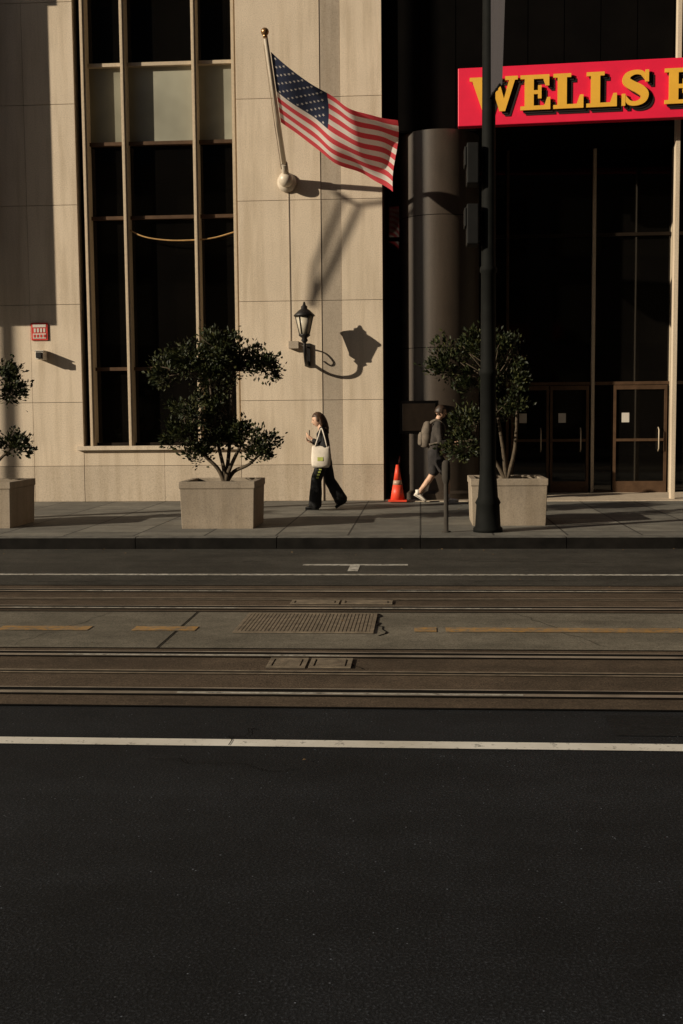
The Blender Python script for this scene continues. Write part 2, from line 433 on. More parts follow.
mb=MB(); mb.box(-.36,.32,20.02,20.10,1.34,1.92,'header'); mb.box(-.31,.27,20.008,20.021,1.39,1.87,'bronze'); mb.box(-.1,.1,20.1,20.3,1.5,1.8,'header'); mb.obj('wall_plaque',bevel=.008)
# ------------------------------------------------------------------ bank sign
def ribbon(pts,ws):
    L=[];Rr=[]
    for i,(x,y) in enumerate(pts):
        a=pts[max(i-1,0)];b=pts[min(i+1,len(pts)-1)]
        dx,dy=b[0]-a[0],b[1]-a[1];l=math.hypot(dx,dy);nx,ny=-dy/l,dx/l
        L.append((x+nx*ws[i]/2,y+ny*ws[i]/2));Rr.append((x-nx*ws[i]/2,y-ny*ws[i]/2))
    return L+Rr[::-1]
def smooth_path(cp,n=5):
    out=[]
    for i in range(len(cp)-1):
        p0=cp[max(i-1,0)];p1=cp[i];p2=cp[i+1];p3=cp[min(i+2,len(cp)-1)]
        for j in range(n):
            t=j/n
            out.append(tuple(.5*((2*p1[k])+(-p0[k]+p2[k])*t+(2*p0[k]-5*p1[k]+4*p2[k]-p3[k])*t*t+(-p0[k]+3*p1[k]-3*p2[k]+p3[k])*t**3) for k in range(len(p1))))
    out.append(cp[-1]); return out
def rb(cp): 
    s=smooth_path(cp); return ribbon([(p[0],p[1]) for p in s],[p[2] for p in s])
LET={
'L':(.86,[[(0,0),(.85,0),(.85,.38),(.75,.38),(.66,.12),(.38,.12),(.38,.89),(.5,.89),(.5,1),(0,1),(0,.89),(.12,.89),(.12,.11),(0,.11)]]),
'E':(.86,[[(0,0),(.85,0),(.85,.35),(.76,.35),(.68,.12),(.38,.12),(.38,.45),(.5,.45),(.5,.32),(.6,.32),(.6,.70),(.5,.70),(.5,.56),(.38,.56),(.38,.88),(.65,.88),(.72,.68),(.82,.68),(.82,1),(0,1),(0,.89),(.12,.89),(.12,.11),(0,.11)]]),
'F':(.82,[[(0,0),(.52,0),(.52,.11),(.38,.11),(.38,.43),(.5,.43),(.5,.30),(.6,.30),(.6,.70),(.5,.70),(.5,.55),(.38,.55),(.38,.88),(.65,.88),(.72,.66),(.82,.66),(.82,1),(0,1),(0,.89),(.12,.89),(.12,.11),(0,.11)]]),
'W':(1.38,[[(0,1),(0,.89),(.08,.89),(.38,0),(.54,0),(.70,.52),(.86,0),(1.02,0),(1.30,.89),(1.38,.89),(1.38,1),(1.02,1),(1.02,.89),(1.13,.89),(.985,.36),(.84,.89),(.92,.89),(.92,1),(.48,1),(.48,.89),(.57,.89),(.61,.76),(.50,.36),(.35,.89),(.44,.89),(.44,1)]]),
'S':(.82,[rb([(.74,.72,.08),(.62,.90,.13),(.42,.94,.13),(.22,.86,.18),(.18,.70,.24),(.34,.57,.26),(.54,.46,.27),(.68,.32,.24),(.64,.15,.18),(.46,.06,.13),(.26,.09,.13),(.12,.28,.08)]),[(.70,.66),(.80,.66),(.80,1),(.70,1)],[(.05,0),(.15,0),(.15,.34),(.05,.34)]]),
'A':(.98,[[(0,0),(.36,0),(.36,.11),(.27,.11),(.47,.75),(.66,.11),(.56,.11),(.56,0),(1,0),(1,.11),(.92,.11),(.62,1),(.38,1),(.1,.11),(0,.11)],[(.28,.28),(.7,.28),(.68,.38),(.30,.38)]]),
'R':(.95,[[(0,0),(.5,0),(.5,.11),(.38,.11),(.38,1),(0,1),(0,.89),(.12,.89),(.12,.11),(0,.11)],rb([(.36,.94,.12),(.6,.92,.14),(.72,.74,.24),(.6,.54,.14),(.36,.5,.12)]),rb([(.5,.5,.2),(.7,.3,.24),(.78,.05,.22),(.95,.06,.1)])]),
'G':(.95,[rb([(.82,.72,.08),(.66,.92,.12),(.46,.94,.14),(.2,.76,.24),(.14,.5,.26),(.2,.24,.24),(.46,.06,.14),(.68,.1,.14),(.8,.3,.18)]),[(.78,.64),(.88,.64),(.88,1),(.78,1)],[(.55,.36),(.98,.36),(.98,.46),(.55,.46)],[(.70,.05),(.90,.05),(.90,.36),(.70,.36)]]),
'O':(.95,[rb([(.5,.94,.13),(.22,.82,.22),(.14,.5,.27),(.22,.18,.22),(.5,.06,.13)]),rb([(.5,.06,.13),(.78,.18,.22),(.86,.5,.27),(.78,.82,.22),(.5,.94,.13)])]),
}
sign=empty('bank_sign'); sign.location=(.66,20.02,6.59); sign.rotation_euler=(0,0,math.radians(-3.7))
mb=MB(); mb.box(0,8.4,0,.18,0,.97,'signred'); o=mb.obj('sign_box',sign,bevel=.012)
mb=MB()
for x in (.5,2.5,4.5,6.5): mb.box(x,x+.12,.18,.45,.3,.6,'bronze')
mb.obj('brackets',sign)
def letters(name,ox,oz,y0,y1,mat,H=.575):
    mb=MB(); x=.20
    for ch in 'WELLS FARGO':
        if ch==' ': x+=.20; continue
        w,polys=LET[ch]; 
        for j,poly in enumerate(polys):
            ya=y0-.0015*j
            pts=[(x+ox+p[0]*H*1.02,oz+.21+p[1]*H) for p in poly]
            fr=[mb.bm.verts.new((a,ya,b)) for a,b in pts]; bk=[mb.bm.verts.new((a,y1,b)) for a,b in pts]
            k=mb.mi(mat); n=len(pts)
            f=mb.bm.faces.new(fr); f.material_index=k; f=mb.bm.faces.new(bk[::-1]); f.material_index=k
            for i in range(n):
                f=mb.bm.faces.new((fr[i],bk[i],bk[(i+1)%n],fr[(i+1)%n])); f.material_index=k
        x+=w*H*1.02+.045
    mb.obj(name,sign)
letters('letter_shadow_layer_b',.095,-.075,-.010,-.003,'signblk');letters('letter_shadow_layer',.05,-.04,-.024,-.0145,'signblk'); letters('letters',0,0,-.06,-.028,'signyel')
# ------------------------------------------------------------------ flag and pole
fl=empty('flag_and_flagpole')
B=Vector((-2.32,20.2,5.75)); T=Vector((-2.29,17.3,7.37)); d=(T-B)
mb=MB()
mb.lathe((B.x,20.199,B.z),[(.17,0),(.17,.04),(.13,.07),(.10,.12)],'pole_white',20,axis='Y')
mb.sphere(B+Vector((0,-.17,.02)),.13,'pole_white',18)
mb.tube([B+d*.05,B+d*.15],[.062,.058],'pole_white',14); mb.tube([B+d*.15,B+d*.98],[.042,.030],'pole_white',14)
mb.obj('flagpole',fl)
mb=MB(); mb.sphere(T,.06,'ball',16); mb.lathe(T-Vector((0,0,.09)),[(.03,0),(.03,.06)],'ball',12); mb.obj('finial',fl)
H0=B+d*.885; H1=B+d*.44
F0=Vector((-.40,18.25,6.25)); F1=Vector((-.38,18.85,5.30))
def fp(u,v):
    top=H0.lerp(F0,u); bot=H1.lerp(F1,u)
    p=top.lerp(bot,v)
    p.z-= .17*math.sin(math.pi*u)*(1-.5*v)
    n=Vector((-.25,-.8,-.35))
    a=.13*u**.6*math.sin(u*10.5+v*2.6+.4)+.06*u*math.sin(u*21-v*4+1.1)+.04*math.sin(v*7+u*5)*u
    p+=n*a
    p.x+=.05*u*math.sin(v*5+.3)
    return p+Vector((.045*(1-u),-.0,0))
mb=MB(); NU,NV=72,39
V=[[mb.bm.verts.new(fp(i/NU,j/NV)) for j in range(NV+1)] for i in range(NU+1)]
for i in range(NU):
    for j in range(NV):
        f=mb.bm.faces.new((V[i][j],V[i+1][j],V[i+1][j+1],V[i][j+1])); f.smooth=True
        st=j//3
        m='fblue' if (st<7 and i/NU<.42) else ('fred' if st%2==0 else 'fwhite')
        f.material_index=mb.mi(m)
mb.obj('american_flag',fl,normals=False)
mb=MB()
for r in range(9):
    for c in range(6 if r%2==0 else 5):
        u=.42*((c+.5)/6 if r%2==0 else (c+1)/6); v=7/13*(r+.7)/9.4
        p=fp(u,v); du=(fp(u+.01,v)-p).normalized(); dv=(fp(u,v+.01)-p); dv=(dv-du*dv.dot(du)).normalized(); n=du.cross(dv)
        for sgn in (1,-1):
            pts=[]
            for k in range(10):
                rr=.030 if k%2==0 else .012; a=math.pi/2+k*math.pi/5
                pts.append(p+n*sgn*.004+du*rr*math.cos(a)-dv*rr*math.sin(a))
            mb.face(pts,'fwhite')
mb.obj('stars',fl,normals=False)
mb=MB(); mb.tube([B+d*.93+Vector((-.05,0,0)),B+d*.5+Vector((-.06,0,-.02)),B+d*.12+Vector((-.06,0,-.03))],.006,'mullion',6); mb.tube([(B.x+.02,20.19,5.6),(B.x+.03,20.19,2.9)],.005,'stone2',6); mb.obj('halyard',fl)
# ------------------------------------------------------------------ wall lantern
lan=empty('wall_lantern'); mb=MB(); lx,ly=-1.99,19.68
mb.box(lx-.05,lx+.05,20.15,20.2,2.55,2.95,'lampblk')
arm=[(lx,20.15,2.62),(lx,20.0,2.56),(lx,19.82,2.62),(lx,19.70,2.78),(lx,ly,2.98)]
mb.tube(smooth_path([tuple(a) for a in arm]),.026,'lampblk',8)
mb.tube(smooth_path([(lx,20.15,2.88),(lx,20.03,2.90),(lx,19.95,2.80),(lx,19.98,2.72),(lx,20.05,2.75)]),.014,'lampblk',8)
mb.lathe((lx,ly,2.93),[(.03,0),(.06,.04),(.045,.08),(.10,.12),(.10,.145)],'lampblk',12)
mb.lathe((lx,ly,3.08),[(.085,0),(.15,.30)],'lampgl',6)
for k in range(6):
    a=2*math.pi*k/6; mb.tube([(lx+.087*math.cos(a),ly+.087*math.sin(a),3.08),(lx+.154*math.cos(a),ly+.154*math.sin(a),3.385)],.009,'lampblk',5)
mb.lathe((lx,ly,3.38),[(.18,0),(.185,.02),(.10,.10),(.055,.13),(.055,.17),(.03,.19),(.012,.25)],'lampblk',18)
mb.obj('lantern',lan)
mb=MB(); mb.box(-2.32,-2.14,20.10,20.19,2.86,2.99,'stone2'); mb.tube([(-2.14,20.15,2.93),(-2.04,20.15,2.90)],.012,'pole_white',8); mb.obj('junction_box',bevel=.02)
mb=MB(); mb.box(-6.98,-6.68,20.175,20.196,3.07,3.38,'plred'); mb.box(-6.95,-6.71,20.168,20.176,3.10,3.19,'plwhite'); mb.box(-6.95,-6.71,20.168,20.176,3.30,3.35,'plwhite')
for i in range(4): mb.box(-6.93+i*.058,-6.895+i*.058,20.169,20.176,3.21,3.28,'plwhite')
for i in range(4): mb.box(-6.935+i*.06,-6.90+i*.06,20.163,20.1685,3.12,3.17,'plred')
mb.obj('alarm_sign')
mb=MB(); mb.box(-6.84,-6.70,19.95,20.19,2.72,2.86,'plwhite'); mb.box(-6.82,-6.72,19.90,19.951,2.74,2.84,'lampblk'); mb.box(-6.86,-6.68,19.93,20.192,2.861,2.875,'plwhite'); mb.obj('wall_light',bevel=.006)
mb=MB(); mb.tube(smooth_path([(-5.24,20.36,5.05),(-4.95,20.33,4.90),(-4.6,20.33,4.83),(-4.2,20.33,4.81),(-3.7,20.34,4.84),(-3.28,20.36,4.95)],6),.013,'festoon',6)
mb.obj('hanging_cord')
# ------------------------------------------------------------------ planters and trees
def planter(x0,x1,y0,name='concrete_planter'):
    mb=MB(); zb,zt=.15,.79; y1=y0+(x1-x0); t=.045; w=.09
    def ring(i,z): return [(x0+i,y0+i,z),(x1-i,y0+i,z),(x1-i,y1-i,z),(x0+i,y1-i,z)]
    mb.rings([ring(t*.7,zb),ring(t*.6,zb+.04),ring(.012,zt-.10),ring(0,zt-.09),ring(0,zt),ring(w,zt),ring(w,zt-.09)],'planter',cap=False,smooth=False)
    mb.face(ring(w-.01,zt-.07),'soil'); mb.face(ring(t*.7,zb),'planter')
    return mb.obj(name,bevel=.01)
planter(-3.27,-2.23,15.15); planter(-6.68,-5.64,15.25); planter(.68,1.73,15.5)
def tree(cx,cy,base,stems,clumps,seed,dens=520,ls=.055):
    rnd=random.Random(seed); e=empty('shrub_tree')
    mb=MB()
    for st in stems:
        pts=smooth_path(st,4); n=len(pts)
        mb.tube(pts,[.032*(1-.7*i/n)+.004 for i in range(n)],'bark',7)
    tips=[s[-1] for s in stems]+[s[len(s)//2] for s in stems]
    for c in clumps:
        t=min(tips,key=lambda q:(Vector(q)-Vector(c[:3])).length)
        for k in range(4):
            en=Vector(c[:3])+Vector((rnd.uniform(-1,1)*c[3],rnd.uniform(-1,1)*c[3],rnd.uniform(-.8,.8)*c[4]))*.75
            mid=Vector(t).lerp(en,.5)+Vector((rnd.uniform(-.06,.06),rnd.uniform(-.06,.06),rnd.uniform(-.02,.08)))
            mb.tube([t,mid,en],[.012,.008,.004],'bark',5)
    mb.obj('branches',e)
    mb=MB(); k=mb.mi('leaf')
    for (x,y,z,r,h) in clumps:
        subs=[]
        for _ in range(max(6,int(34*r))):
            a=rnd.uniform(0,2*math.pi); cz=rnd.uniform(-1,1); s=math.sqrt(1-cz*cz); q=rnd.uniform(.35,1.08)
            subs.append((x+r*q*s*math.cos(a),y+r*q*s*math.sin(a),z+h*q*cz,rnd.uniform(.05,.14)))
        nl=int(dens*r)
        for i in range(nl):
            sx,sy,sz,sr=rnd.choice(subs)
            p=Vector((rnd.gauss(sx,sr*.6),rnd.gauss(sy,sr*.6),rnd.gauss(sz,sr*.55)))
            dirv=Vector((p.x-x,p.y-y,(p.z-z)+.1)).normalized()+Vector((rnd.uniform(-1,1),rnd.uniform(-1,1),rnd.uniform(-.6,1)))*.8
            dirv.normalize(); side=dirv.cross(Vector((rnd.uniform(-1,1),rnd.uniform(-1,1),rnd.uniform(-1,1)))).normalized(); up=dirv.cross(side)
            L=ls*rnd.uniform(.8,1.5); w=L*.28
            v=[mb.bm.verts.new(q) for q in (p,p+dirv*L*.5+side*w+up*w*.35,p+dirv*L,p+dirv*L*.5-side*w+up*w*.35)]
            f1=mb.bm.faces.new((v[0],v[1],v[2])); f2=mb.bm.faces.new((v[0],v[2],v[3]))
            f1.material_index=f2.material_index=k
    mb.obj('foliage',e,normals=False); return e
cx,cy=-2.72,15.68
tree(cx,cy,.75,[
 [(cx,cy,.72),(cx-.02,cy,.95),(cx-.12,cy+.05,1.4),(cx-.2,cy,2.2)],
 [(cx,cy,.72),(cx+.06,cy-.03,.92),(cx+.22,cy,1.25),(cx+.38,cy+.1,1.5)],
 [(cx,cy,.72),(cx+.03,cy+.05,1.0),(cx+.08,cy+.1,1.6),(cx+.12,cy,2.3)],
 [(cx,cy,.72),(cx-.10,cy-.03,.95),(cx-.3,cy-.05,1.15),(cx-.5,cy,1.4)],
 [(cx,cy,.72),(cx+.12,cy+.03,.9),(cx+.34,cy-.05,1.0),(cx+.5,cy,1.15)]],
 [(cx-.50,cy,2.50,.38,.30),(cx-.12,cy,2.62,.44,.27),(cx+.28,cy,2.52,.42,.27),(cx-.80,cy,2.34,.24,.2),(cx+.60,cy,2.42,.24,.18),
  (cx-.15,cy,2.22,.40,.22),(cx-.42,cy,1.78,.30,.22),(cx-.05,cy+.1,1.85,.22,.2),(cx-.58,cy,1.45,.30,.18),(cx-.15,cy,1.30,.22,.15),(cx+.42,cy,1.32,.24,.14),(cx+.2,cy,1.48,.16,.12),(cx+.50,cy,1.14,.12,.08),(cx-.35,cy,1.15,.16,.1)],3,dens=2700)
cx,cy=-6.15,15.78
tree(cx,cy,.75,[[(cx,cy,.72),(cx,cy,1.2),(cx-.05,cy,2.1)],[(cx,cy,.72),(cx+.1,cy,1.0),(cx+.3,cy,1.2)]],
 [(cx-.35,cy,2.25,.4,.3),(cx+.1,cy,2.3,.33,.25),(cx+.35,cy,2.1,.2,.2),(cx-.2,cy,1.5,.3,.2),(cx+.4,cy,1.28,.24,.12),(cx-.5,cy,1.3,.3,.2)],5,dens=2400)
cx,cy=1.20,16.0
tree(cx,cy,.75,[[(cx,cy,.72),(cx-.05,cy,1.2),(cx-.2,cy,2.1)],[(cx,cy,.72),(cx-.15,cy,1.0),(cx-.4,cy,1.3)],[(cx,cy,.72),(cx+.12,cy,1.2),(cx+.15,cy,2.0)]],
 [(cx-.80,cy,2.35,.38,.28),(cx-.38,cy,2.58,.42,.25),(cx-.0,cy,2.5,.32,.26),(cx-.45,cy,2.12,.3,.18),(cx-.52,cy,1.55,.28,.16),(cx-.58,cy,1.28,.25,.15),(cx+.05,cy,1.7,.26,.25),(cx+.05,cy,2.1,.28,.22)],9,dens=2500)
# ------------------------------------------------------------------ traffic pole
tp=empty('traffic_signal_pole'); mb=MB(); px,py=.87,14.72
mb.lathe((px,py,.15),[(.19,0),(.19,.05),(.165,.07),(.15,.35),(.165,.38),(.13,.45),(.105,.8),(.10,2.0),(.118,2.02),(.118,2.07),(.098,2.1),(.092,3.3),(.11,3.32),(.11,3.36),(.09,3.4),(.08,6.5),(.07,9.6)],'poleblk',20)
mb.obj('pole',tp)
mb=MB()
for z0 in (3.80,4.55):
    mb.box(px-.28,px-.13,py-.16,py+.14,z0,z0+.5,'box'); mb.box(px-.31,px-.28,py-.14,py+.12,z0+.22,z0+.46,'box')
    mb.box(px-.13,px-.05,py-.03,py+.03,z0+.06,z0+.11,'box'); mb.box(px-.13,px-.05,py-.03,py+.03,z0+.38,z0+.43,'box')
mb.obj('signal_housings',tp,bevel=.015)
mb=MB(); mb.tube([(px,py,7.2),(px+.15,py-.9,7.25)],.02,'poleblk',8); mb.tube([(px,py,5.6),(px+.1,py-.55,5.63)],.015,'poleblk',8)
n=14; k=mb.mi('banner')
A=[mb.bm.verts.new((px+.015+.14*i/n,py-.1-.78*i/n,7.2+.0*i)) for i in range(n+1)]
Bv=[mb.bm.verts.new((px+.02+.08*i/n+.03*math.sin(i),py-.1-.42*i/n,5.62)) for i in range(n+1)]
for i in range(n):
    f=mb.bm.faces.new((A[i],A[i+1],Bv[i+1],Bv[i])); f.material_index=k; f.smooth=True
mb.obj('banner',tp,normals=False)
mb=MB(); mb.lathe((.33,14.66,.15),[(.06,0),(.06,.015),(.03,.02),(.03,.62),(.032,.63),(.045,.66),(.055,.70),(.055,.86),(.05,.90),(.03,.93)],'slot',14); mb.obj('parking_bollard')
# added unseen post, its arms shaped to throw diagonal shadows on the stone pier
mb=MB(); sx,sy=-10.1,14.72; K=9.864; DZ=4.0
mb.lathe((sx,sy,.15),[(.2,0),(.2,.3),(.14,.5),(.125,9.6),(.11,13.5)],'poleblk',16)
def q(x,z): return (x-K,sy,z+DZ)
mb.tube([q(-.25,5.42),q(-1.04,5.34),q(-1.45,4.52),q(-1.92,3.60)],.036,'poleblk',8)
mb.tube([q(-1.04,5.34),q(-1.36,5.44),q(-1.60,4.9),q(-1.84,4.30),q(-1.92,3.60)],.028,'poleblk',8)
mb.tube([q(-1.25,5.44),q(-1.46,5.56)],.045,'poleblk',8)
mb.obj('unseen_shadow_post')
mb=MB(); mb.lathe((-17.15,14.8,.15),[(.075,0),(.075,8.2)],'poleblk',12); mb.box(-17.4,-16.9,14.7,14.73,7.8,8.3,'plwhite'); mb.obj('unseen_shadow_pole')  # unseen pole, added to cast a thin shadow at the wall's left edge
# ------------------------------------------------------------------ traffic cone
mb=MB(); c=(-.40,19.86,.15+.015)
mb.box(c[0]-.16,c[0]+.16,c[1]-.16,c[1]+.16,.166,.195,'cone')
def coneband(z0,z1,mat):
    r=lambda z:.125-(z/.62)*.10
    mb.lathe((c[0],c[1],.195),[(r(z0),z0),(r(z1),z1)],mat,22)
coneband(0,.26,'cone'); coneband(.2605,.34,'conew'); coneband(.3405,.61,'cone'); mb.obj('traffic_cone')
# ------------------------------------------------------------------ people
def capsules(segs,voxel):
    bm=bmesh.new()
    for s in segs:
        p1,r1,p2,r2=Vector(s[0]),s[1],Vector(s[2]),s[3]
        for p,r in ((p1,r1),(p2,r2)): bmesh.ops.create_icosphere(bm,subdivisions=3,radius=r,matrix=Matrix.Translation(p))
        dd=p2-p1; L=dd.length
        if L>1e-4:
            q=dd.to_track_quat('Z','Y').to_matrix().to_4x4()
            bmesh.ops.create_cone(bm,cap_ends=True,segments=20,radius1=r1,radius2=r2,depth=L,matrix=Matrix.Translation((p1+p2)/2)@q)
    me=bpy.data.meshes.new('tmp'); bm.to_mesh(me); bm.free()
    o=bpy.data.objects.new('tmp',me); COL.objects.link(o)
    r=o.modifiers.new('r','REMESH'); r.mode='VOXEL'; r.voxel_size=voxel; r.use_smooth_shade=True
    sm=o.modifiers.new('s','SMOOTH'); sm.factor=.6; sm.iterations=4
    dg=bpy.context.evaluated_depsgraph_get(); dg.update()
    res=bpy.data.meshes.new_from_object(o.evaluated_get(dg))
    bpy.data.objects.remove(o); return res
def segdist(p,s):
    a,b=s[0],s[2]; d=b-a; L=d.length_squared
    t=0 if L<1e-9 else max(0,min(1,(p-a).dot(d)/L))
    return (p-a-d*t).length-(s[1]*(1-t)+s[3]*t)
def skinned(name,segs,parent,voxel=.013,wrinkle=.006):
    segs=[(Vector(s[0]),s[1],Vector(s[2]),s[3],s[4]) for s in segs]
    me=capsules(segs,voxel); names=[]
    for s in segs:
        if s[4] not in names: names.append(s[4])
    me.materials.clear()
    for n_ in names: me.materials.append(M[n_])
    for p in me.polygons:
        p.use_smooth=True
        if len(names)>1:
            s=min(segs,key=lambda q:segdist(p.center,q)); p.material_index=names.index(s[4])
        else: p.material_index=0
    if wrinkle:
        for v in me.vertices:
            nn=noise.noise(v.co*14)*wrinkle+noise.noise(Vector((v.co.x*30,v.co.y*30,v.co.z*9)))*wrinkle*.6
            v.co+=v.normal*nn
    o=bpy.data.objects.new(name,me); COL.objects.link(o); o.parent=parent; return o
def hand(wrist,direc,palm_n,name,parent,side=1,curl=.8):
    w=Vector(wrist); d=Vector(direc).normalized(); n=Vector(palm_n); n=(n-d*n.dot(d)).normalized(); s=d.cross(n)*side
    segs=[]
    for k in range(4):
        b=w+d*.075+s*(.027-.018*k); a=w+d*.01+s*(.018-.012*k)
        segs.append((a,.013,b,.011,'skin'))
        L=[.026,.030,.028,.022][k]; p=b
        for j in range(3):
            ang=curl*.45*(j+1); dj=d*math.cos(ang)+n*math.sin(ang)
            q=p+dj*L*(1-.15*j); segs.append((p,.0085-.0008*j,q,.008-.0008*j,'skin')); p=q
    t0=w+d*.02+s*.02; t1=t0+s*.030+d*.022+n*.012; t2=t1+d*.026+s*.008+n*.014
    segs+= [(t0,.013,t1,.010,'skin'),(t1,.010,t2,.0085,'skin')]
    skinned(name,segs,parent,.0042,0)
def head(parent,c,R,hair,style):
    mb=MB(); c=Vector(c)
    mtx=Matrix.Translation(c)@R
    o=bmesh.ops.create_uvsphere(mb.bm,u_segments=36,v_segments=24,radius=1)
    for v in o['verts']:
        x,y,z=v.co
        X=x*.092; Y=y*.074; Z=z*.112
        if z<-.1: 
            k=(-z-.1)/.9; Y*=1-.28*k; X=X*(1-.15*k)+.014*k
        if x<0: X*=1.06
        g=math.exp(-((y/.16)**2))*(1 if x>.5 else 0)
        X+=g*(.024*math.exp(-((z+.16)/.12)**2)+.010*math.exp(-((z-.03)/.14)**2)*.5+.007*math.exp(-((z+.52)/.10)**2)+.009*math.exp(-((z+.85)/.14)**2))
        for sy in(1,-1): X-=(.008*math.exp(-(((y-sy*.38)/.18)**2+((z-.03)/.14)**2)) if x>.3 else 0)
        v.co=mtx@Vector((X,Y,Z))
    kk=mb.mi('skin')
    for f in mb.bm.faces: f.material_index=kk; f.smooth=True
    for sy in (1,-1):
        mb.sphere(mtx@Vector((.079,sy*.029,.003)),(.009,.013,.008),'eye',8)
        mb.sphere(mtx@Vector((-.004,sy*.074,-.01)),(.017,.008,.028),'skin',10)
        mb.sphere(mtx@Vector((.083,sy*.029,.022)),(.006,.017,.004),hair,8)
    mb.sphere(mtx@Vector((.088,0,-.058)),(.008,.022,.006),'lip',8)
    mb.obj('head',parent,normals=True)
    mb=MB()
    o=bmesh.ops.create_uvsphere(mb.bm,u_segments=36,v_segments=24,radius=1)
    for v in o['verts']:
        x,y,z=v.co; s=1.0
        if x>.35 and z<.42: s=.80
        elif z<-.35: s=.82
        nz=noise.noise(Vector((x*5,y*5,z*3)))*.05
        v.co=mtx@Vector(((x*.104-.008)*(s+nz),y*.087*(s+nz),z*.122*(s+nz)+.006))
    kk=mb.mi(hair)
    for f in mb.bm.faces: f.material_index=kk; f.smooth=True
    mb.obj('hair',parent)
    if style=='long':
        segs=[(mtx@Vector((-.07,0,.03)),.055,mtx@Vector((-.09,0,-.06)),.05,hair),(mtx@Vector((-.09,0,-.06)),.05,mtx@Vector((-.10,0,-.16)),.042,hair),(mtx@Vector((-.10,0,-.16)),.042,mtx@Vector((-.10,0,-.24)),.025,hair),
              (mtx@Vector((-.03,.05,.02)),.04,mtx@Vector((-.04,.062,-.09)),.028,hair),(mtx@Vector((-.03,-.05,.02)),.04,mtx@Vector((-.04,-.062,-.09)),.028,hair)]
        skinned('hair_length',segs,parent,.010,.008)
def shoe(mb,heel,toe,mat,sole='shoew',w=.042):
    heel=Vector(heel); toe=Vector(toe); d=(toe-heel); L=d.length; d.normalize(); s=Vector((-d.y,d.x,0)).normalized(); u=s.cross(-d).normalized()
    if u.z<0: u=-u
    prof=[(0,.55,.035),(.06,.85,.07),(.25,.9,.085),(.45,.95,.07),(.7,1.05,.05),(.88,.9,.042),(1,.45,.03)]
    for (mt,hs,zo) in ((mat,1,.018),(sole,0,0)):
        rs=[]
        for t,ww,h in prof:
            p=heel+d*L*t; W=w*ww*(1.0 if hs else 1.08); hh=h if hs else .019
            rs.append([p+s*W*math.cos(a)*(1 if math.sin(a)<.2 else .8)+u*(zo+ (hh*.5+hh*.5*math.sin(a))) for a in [2*math.pi*j/12 for j in range(12)]])
        mb.rings(rs,mt)
wo=empty('woman_walking')
segs=[
 ((0,.05,.87),.105,(0,-.05,.87),.105,'blackp'),
 ((.0,.04,.90),.10,(.01,.05,1.05),.095,'black'),((.0,-.04,.90),.10,(.01,-.05,1.05),.095,'black'),
 ((.01,.05,1.05),.095,(.03,.06,1.2),.095,'black'),((.01,-.05,1.05),.095,(.03,-.06,1.2),.095,'black'),
 ((.03,.14,1.265),.052,(.04,-.14,1.265),.052,'black'),((.035,.05,1.29),.05,(.035,-.05,1.29),.05,'black'),
 ((.045,0,1.29),.05,(.075,0,1.385),.045,'skin'),
 ((.03,.16,1.255),.055,(-.03,.195,1.03),.045,'black'),((-.03,.195,1.03),.045,(.155,.15,1.13),.034,'black'),((.155,.15,1.13),.026,(.185,.145,1.15),.023,'skin'),
 ((.03,-.16,1.255),.055,(.02,-.19,1.02),.045,'black'),((.02,-.19,1.02),.045,(.19,-.14,1.08),.034,'black'),
 ((.0,.08,.85),.105,(.13,.09,.48),.088,'blackp'),((.13,.09,.48),.088,(.15,.09,.11),.110,'blackp'),
 ((.0,-.08,.85),.105,(-.07,-.08,.48),.088,'blackp'),((-.07,-.08,.48),.088,(-.25,-.085,.17),.110,'blackp'),
]
skinned('body',segs,wo)
hand((.185,.145,1.15),(.8,-.1,.5),(.1,-.5,.8),'hand_left',wo,1)
hand((.20,-.14,1.085),(.9,.15,.3),(0,.3,.9),'hand_right',wo,-1)
Rh=Matrix.Rotation(math.radians(14),4,'Y')@Matrix.Rotation(math.radians(8),4,'Z')
head(wo,(.10,0,1.455),Rh,'hairb','long')
mb=MB(); shoe(mb,(.09,.09,.0),(.31,.10,.0),'shoeb','shoeb'); shoe(mb,(-.36,-.085,.13),(-.18,-.085,.005),'shoeb','shoeb'); mb.obj('shoes',wo)
mb=MB(); mb.box(.235,.245,-.03,.045,1.14,1.29,'shoeb'); mb.obj('phone',wo,bevel=.004)
mb=MB()
rs=[]
for z,w,t in ((.70,.13,.035),(.73,.15,.05),(.85,.155,.055),(.98,.145,.035),(1.03,.14,.012)):
    rs.append([(.04+w*math.cos(a),.215+t*math.sin(a),z+.01*math.sin(3*a)) for a in [2*math.pi*j/20 for j in range(20)]])
mb.rings(rs,'tote')
mb.tube(smooth_path([(-.06,.225,1.03),(-.02,.235,1.2),(.03,.19,1.32),(.07,.235,1.2),(.13,.225,1.03)]),.011,'tote',6)
mb.box(.0,.09,.268,.272,.80,.86,'neon')
mb.obj('tote_bag',wo)
mb=MB()
for i in range(7):
    z=.80-.045*i; 
    t=(.85-z)/.37; x=.0+.13*t+.0
    mb.box(x-.03,x+.01,.178,.186+.0,z-.016,z+.010,'neon')
mb.obj('trouser_stripe',wo)
wo.location=(-1.55,18.32,.15); wo.rotation_euler=(0,0,math.pi)
ma=empty('man_walking')
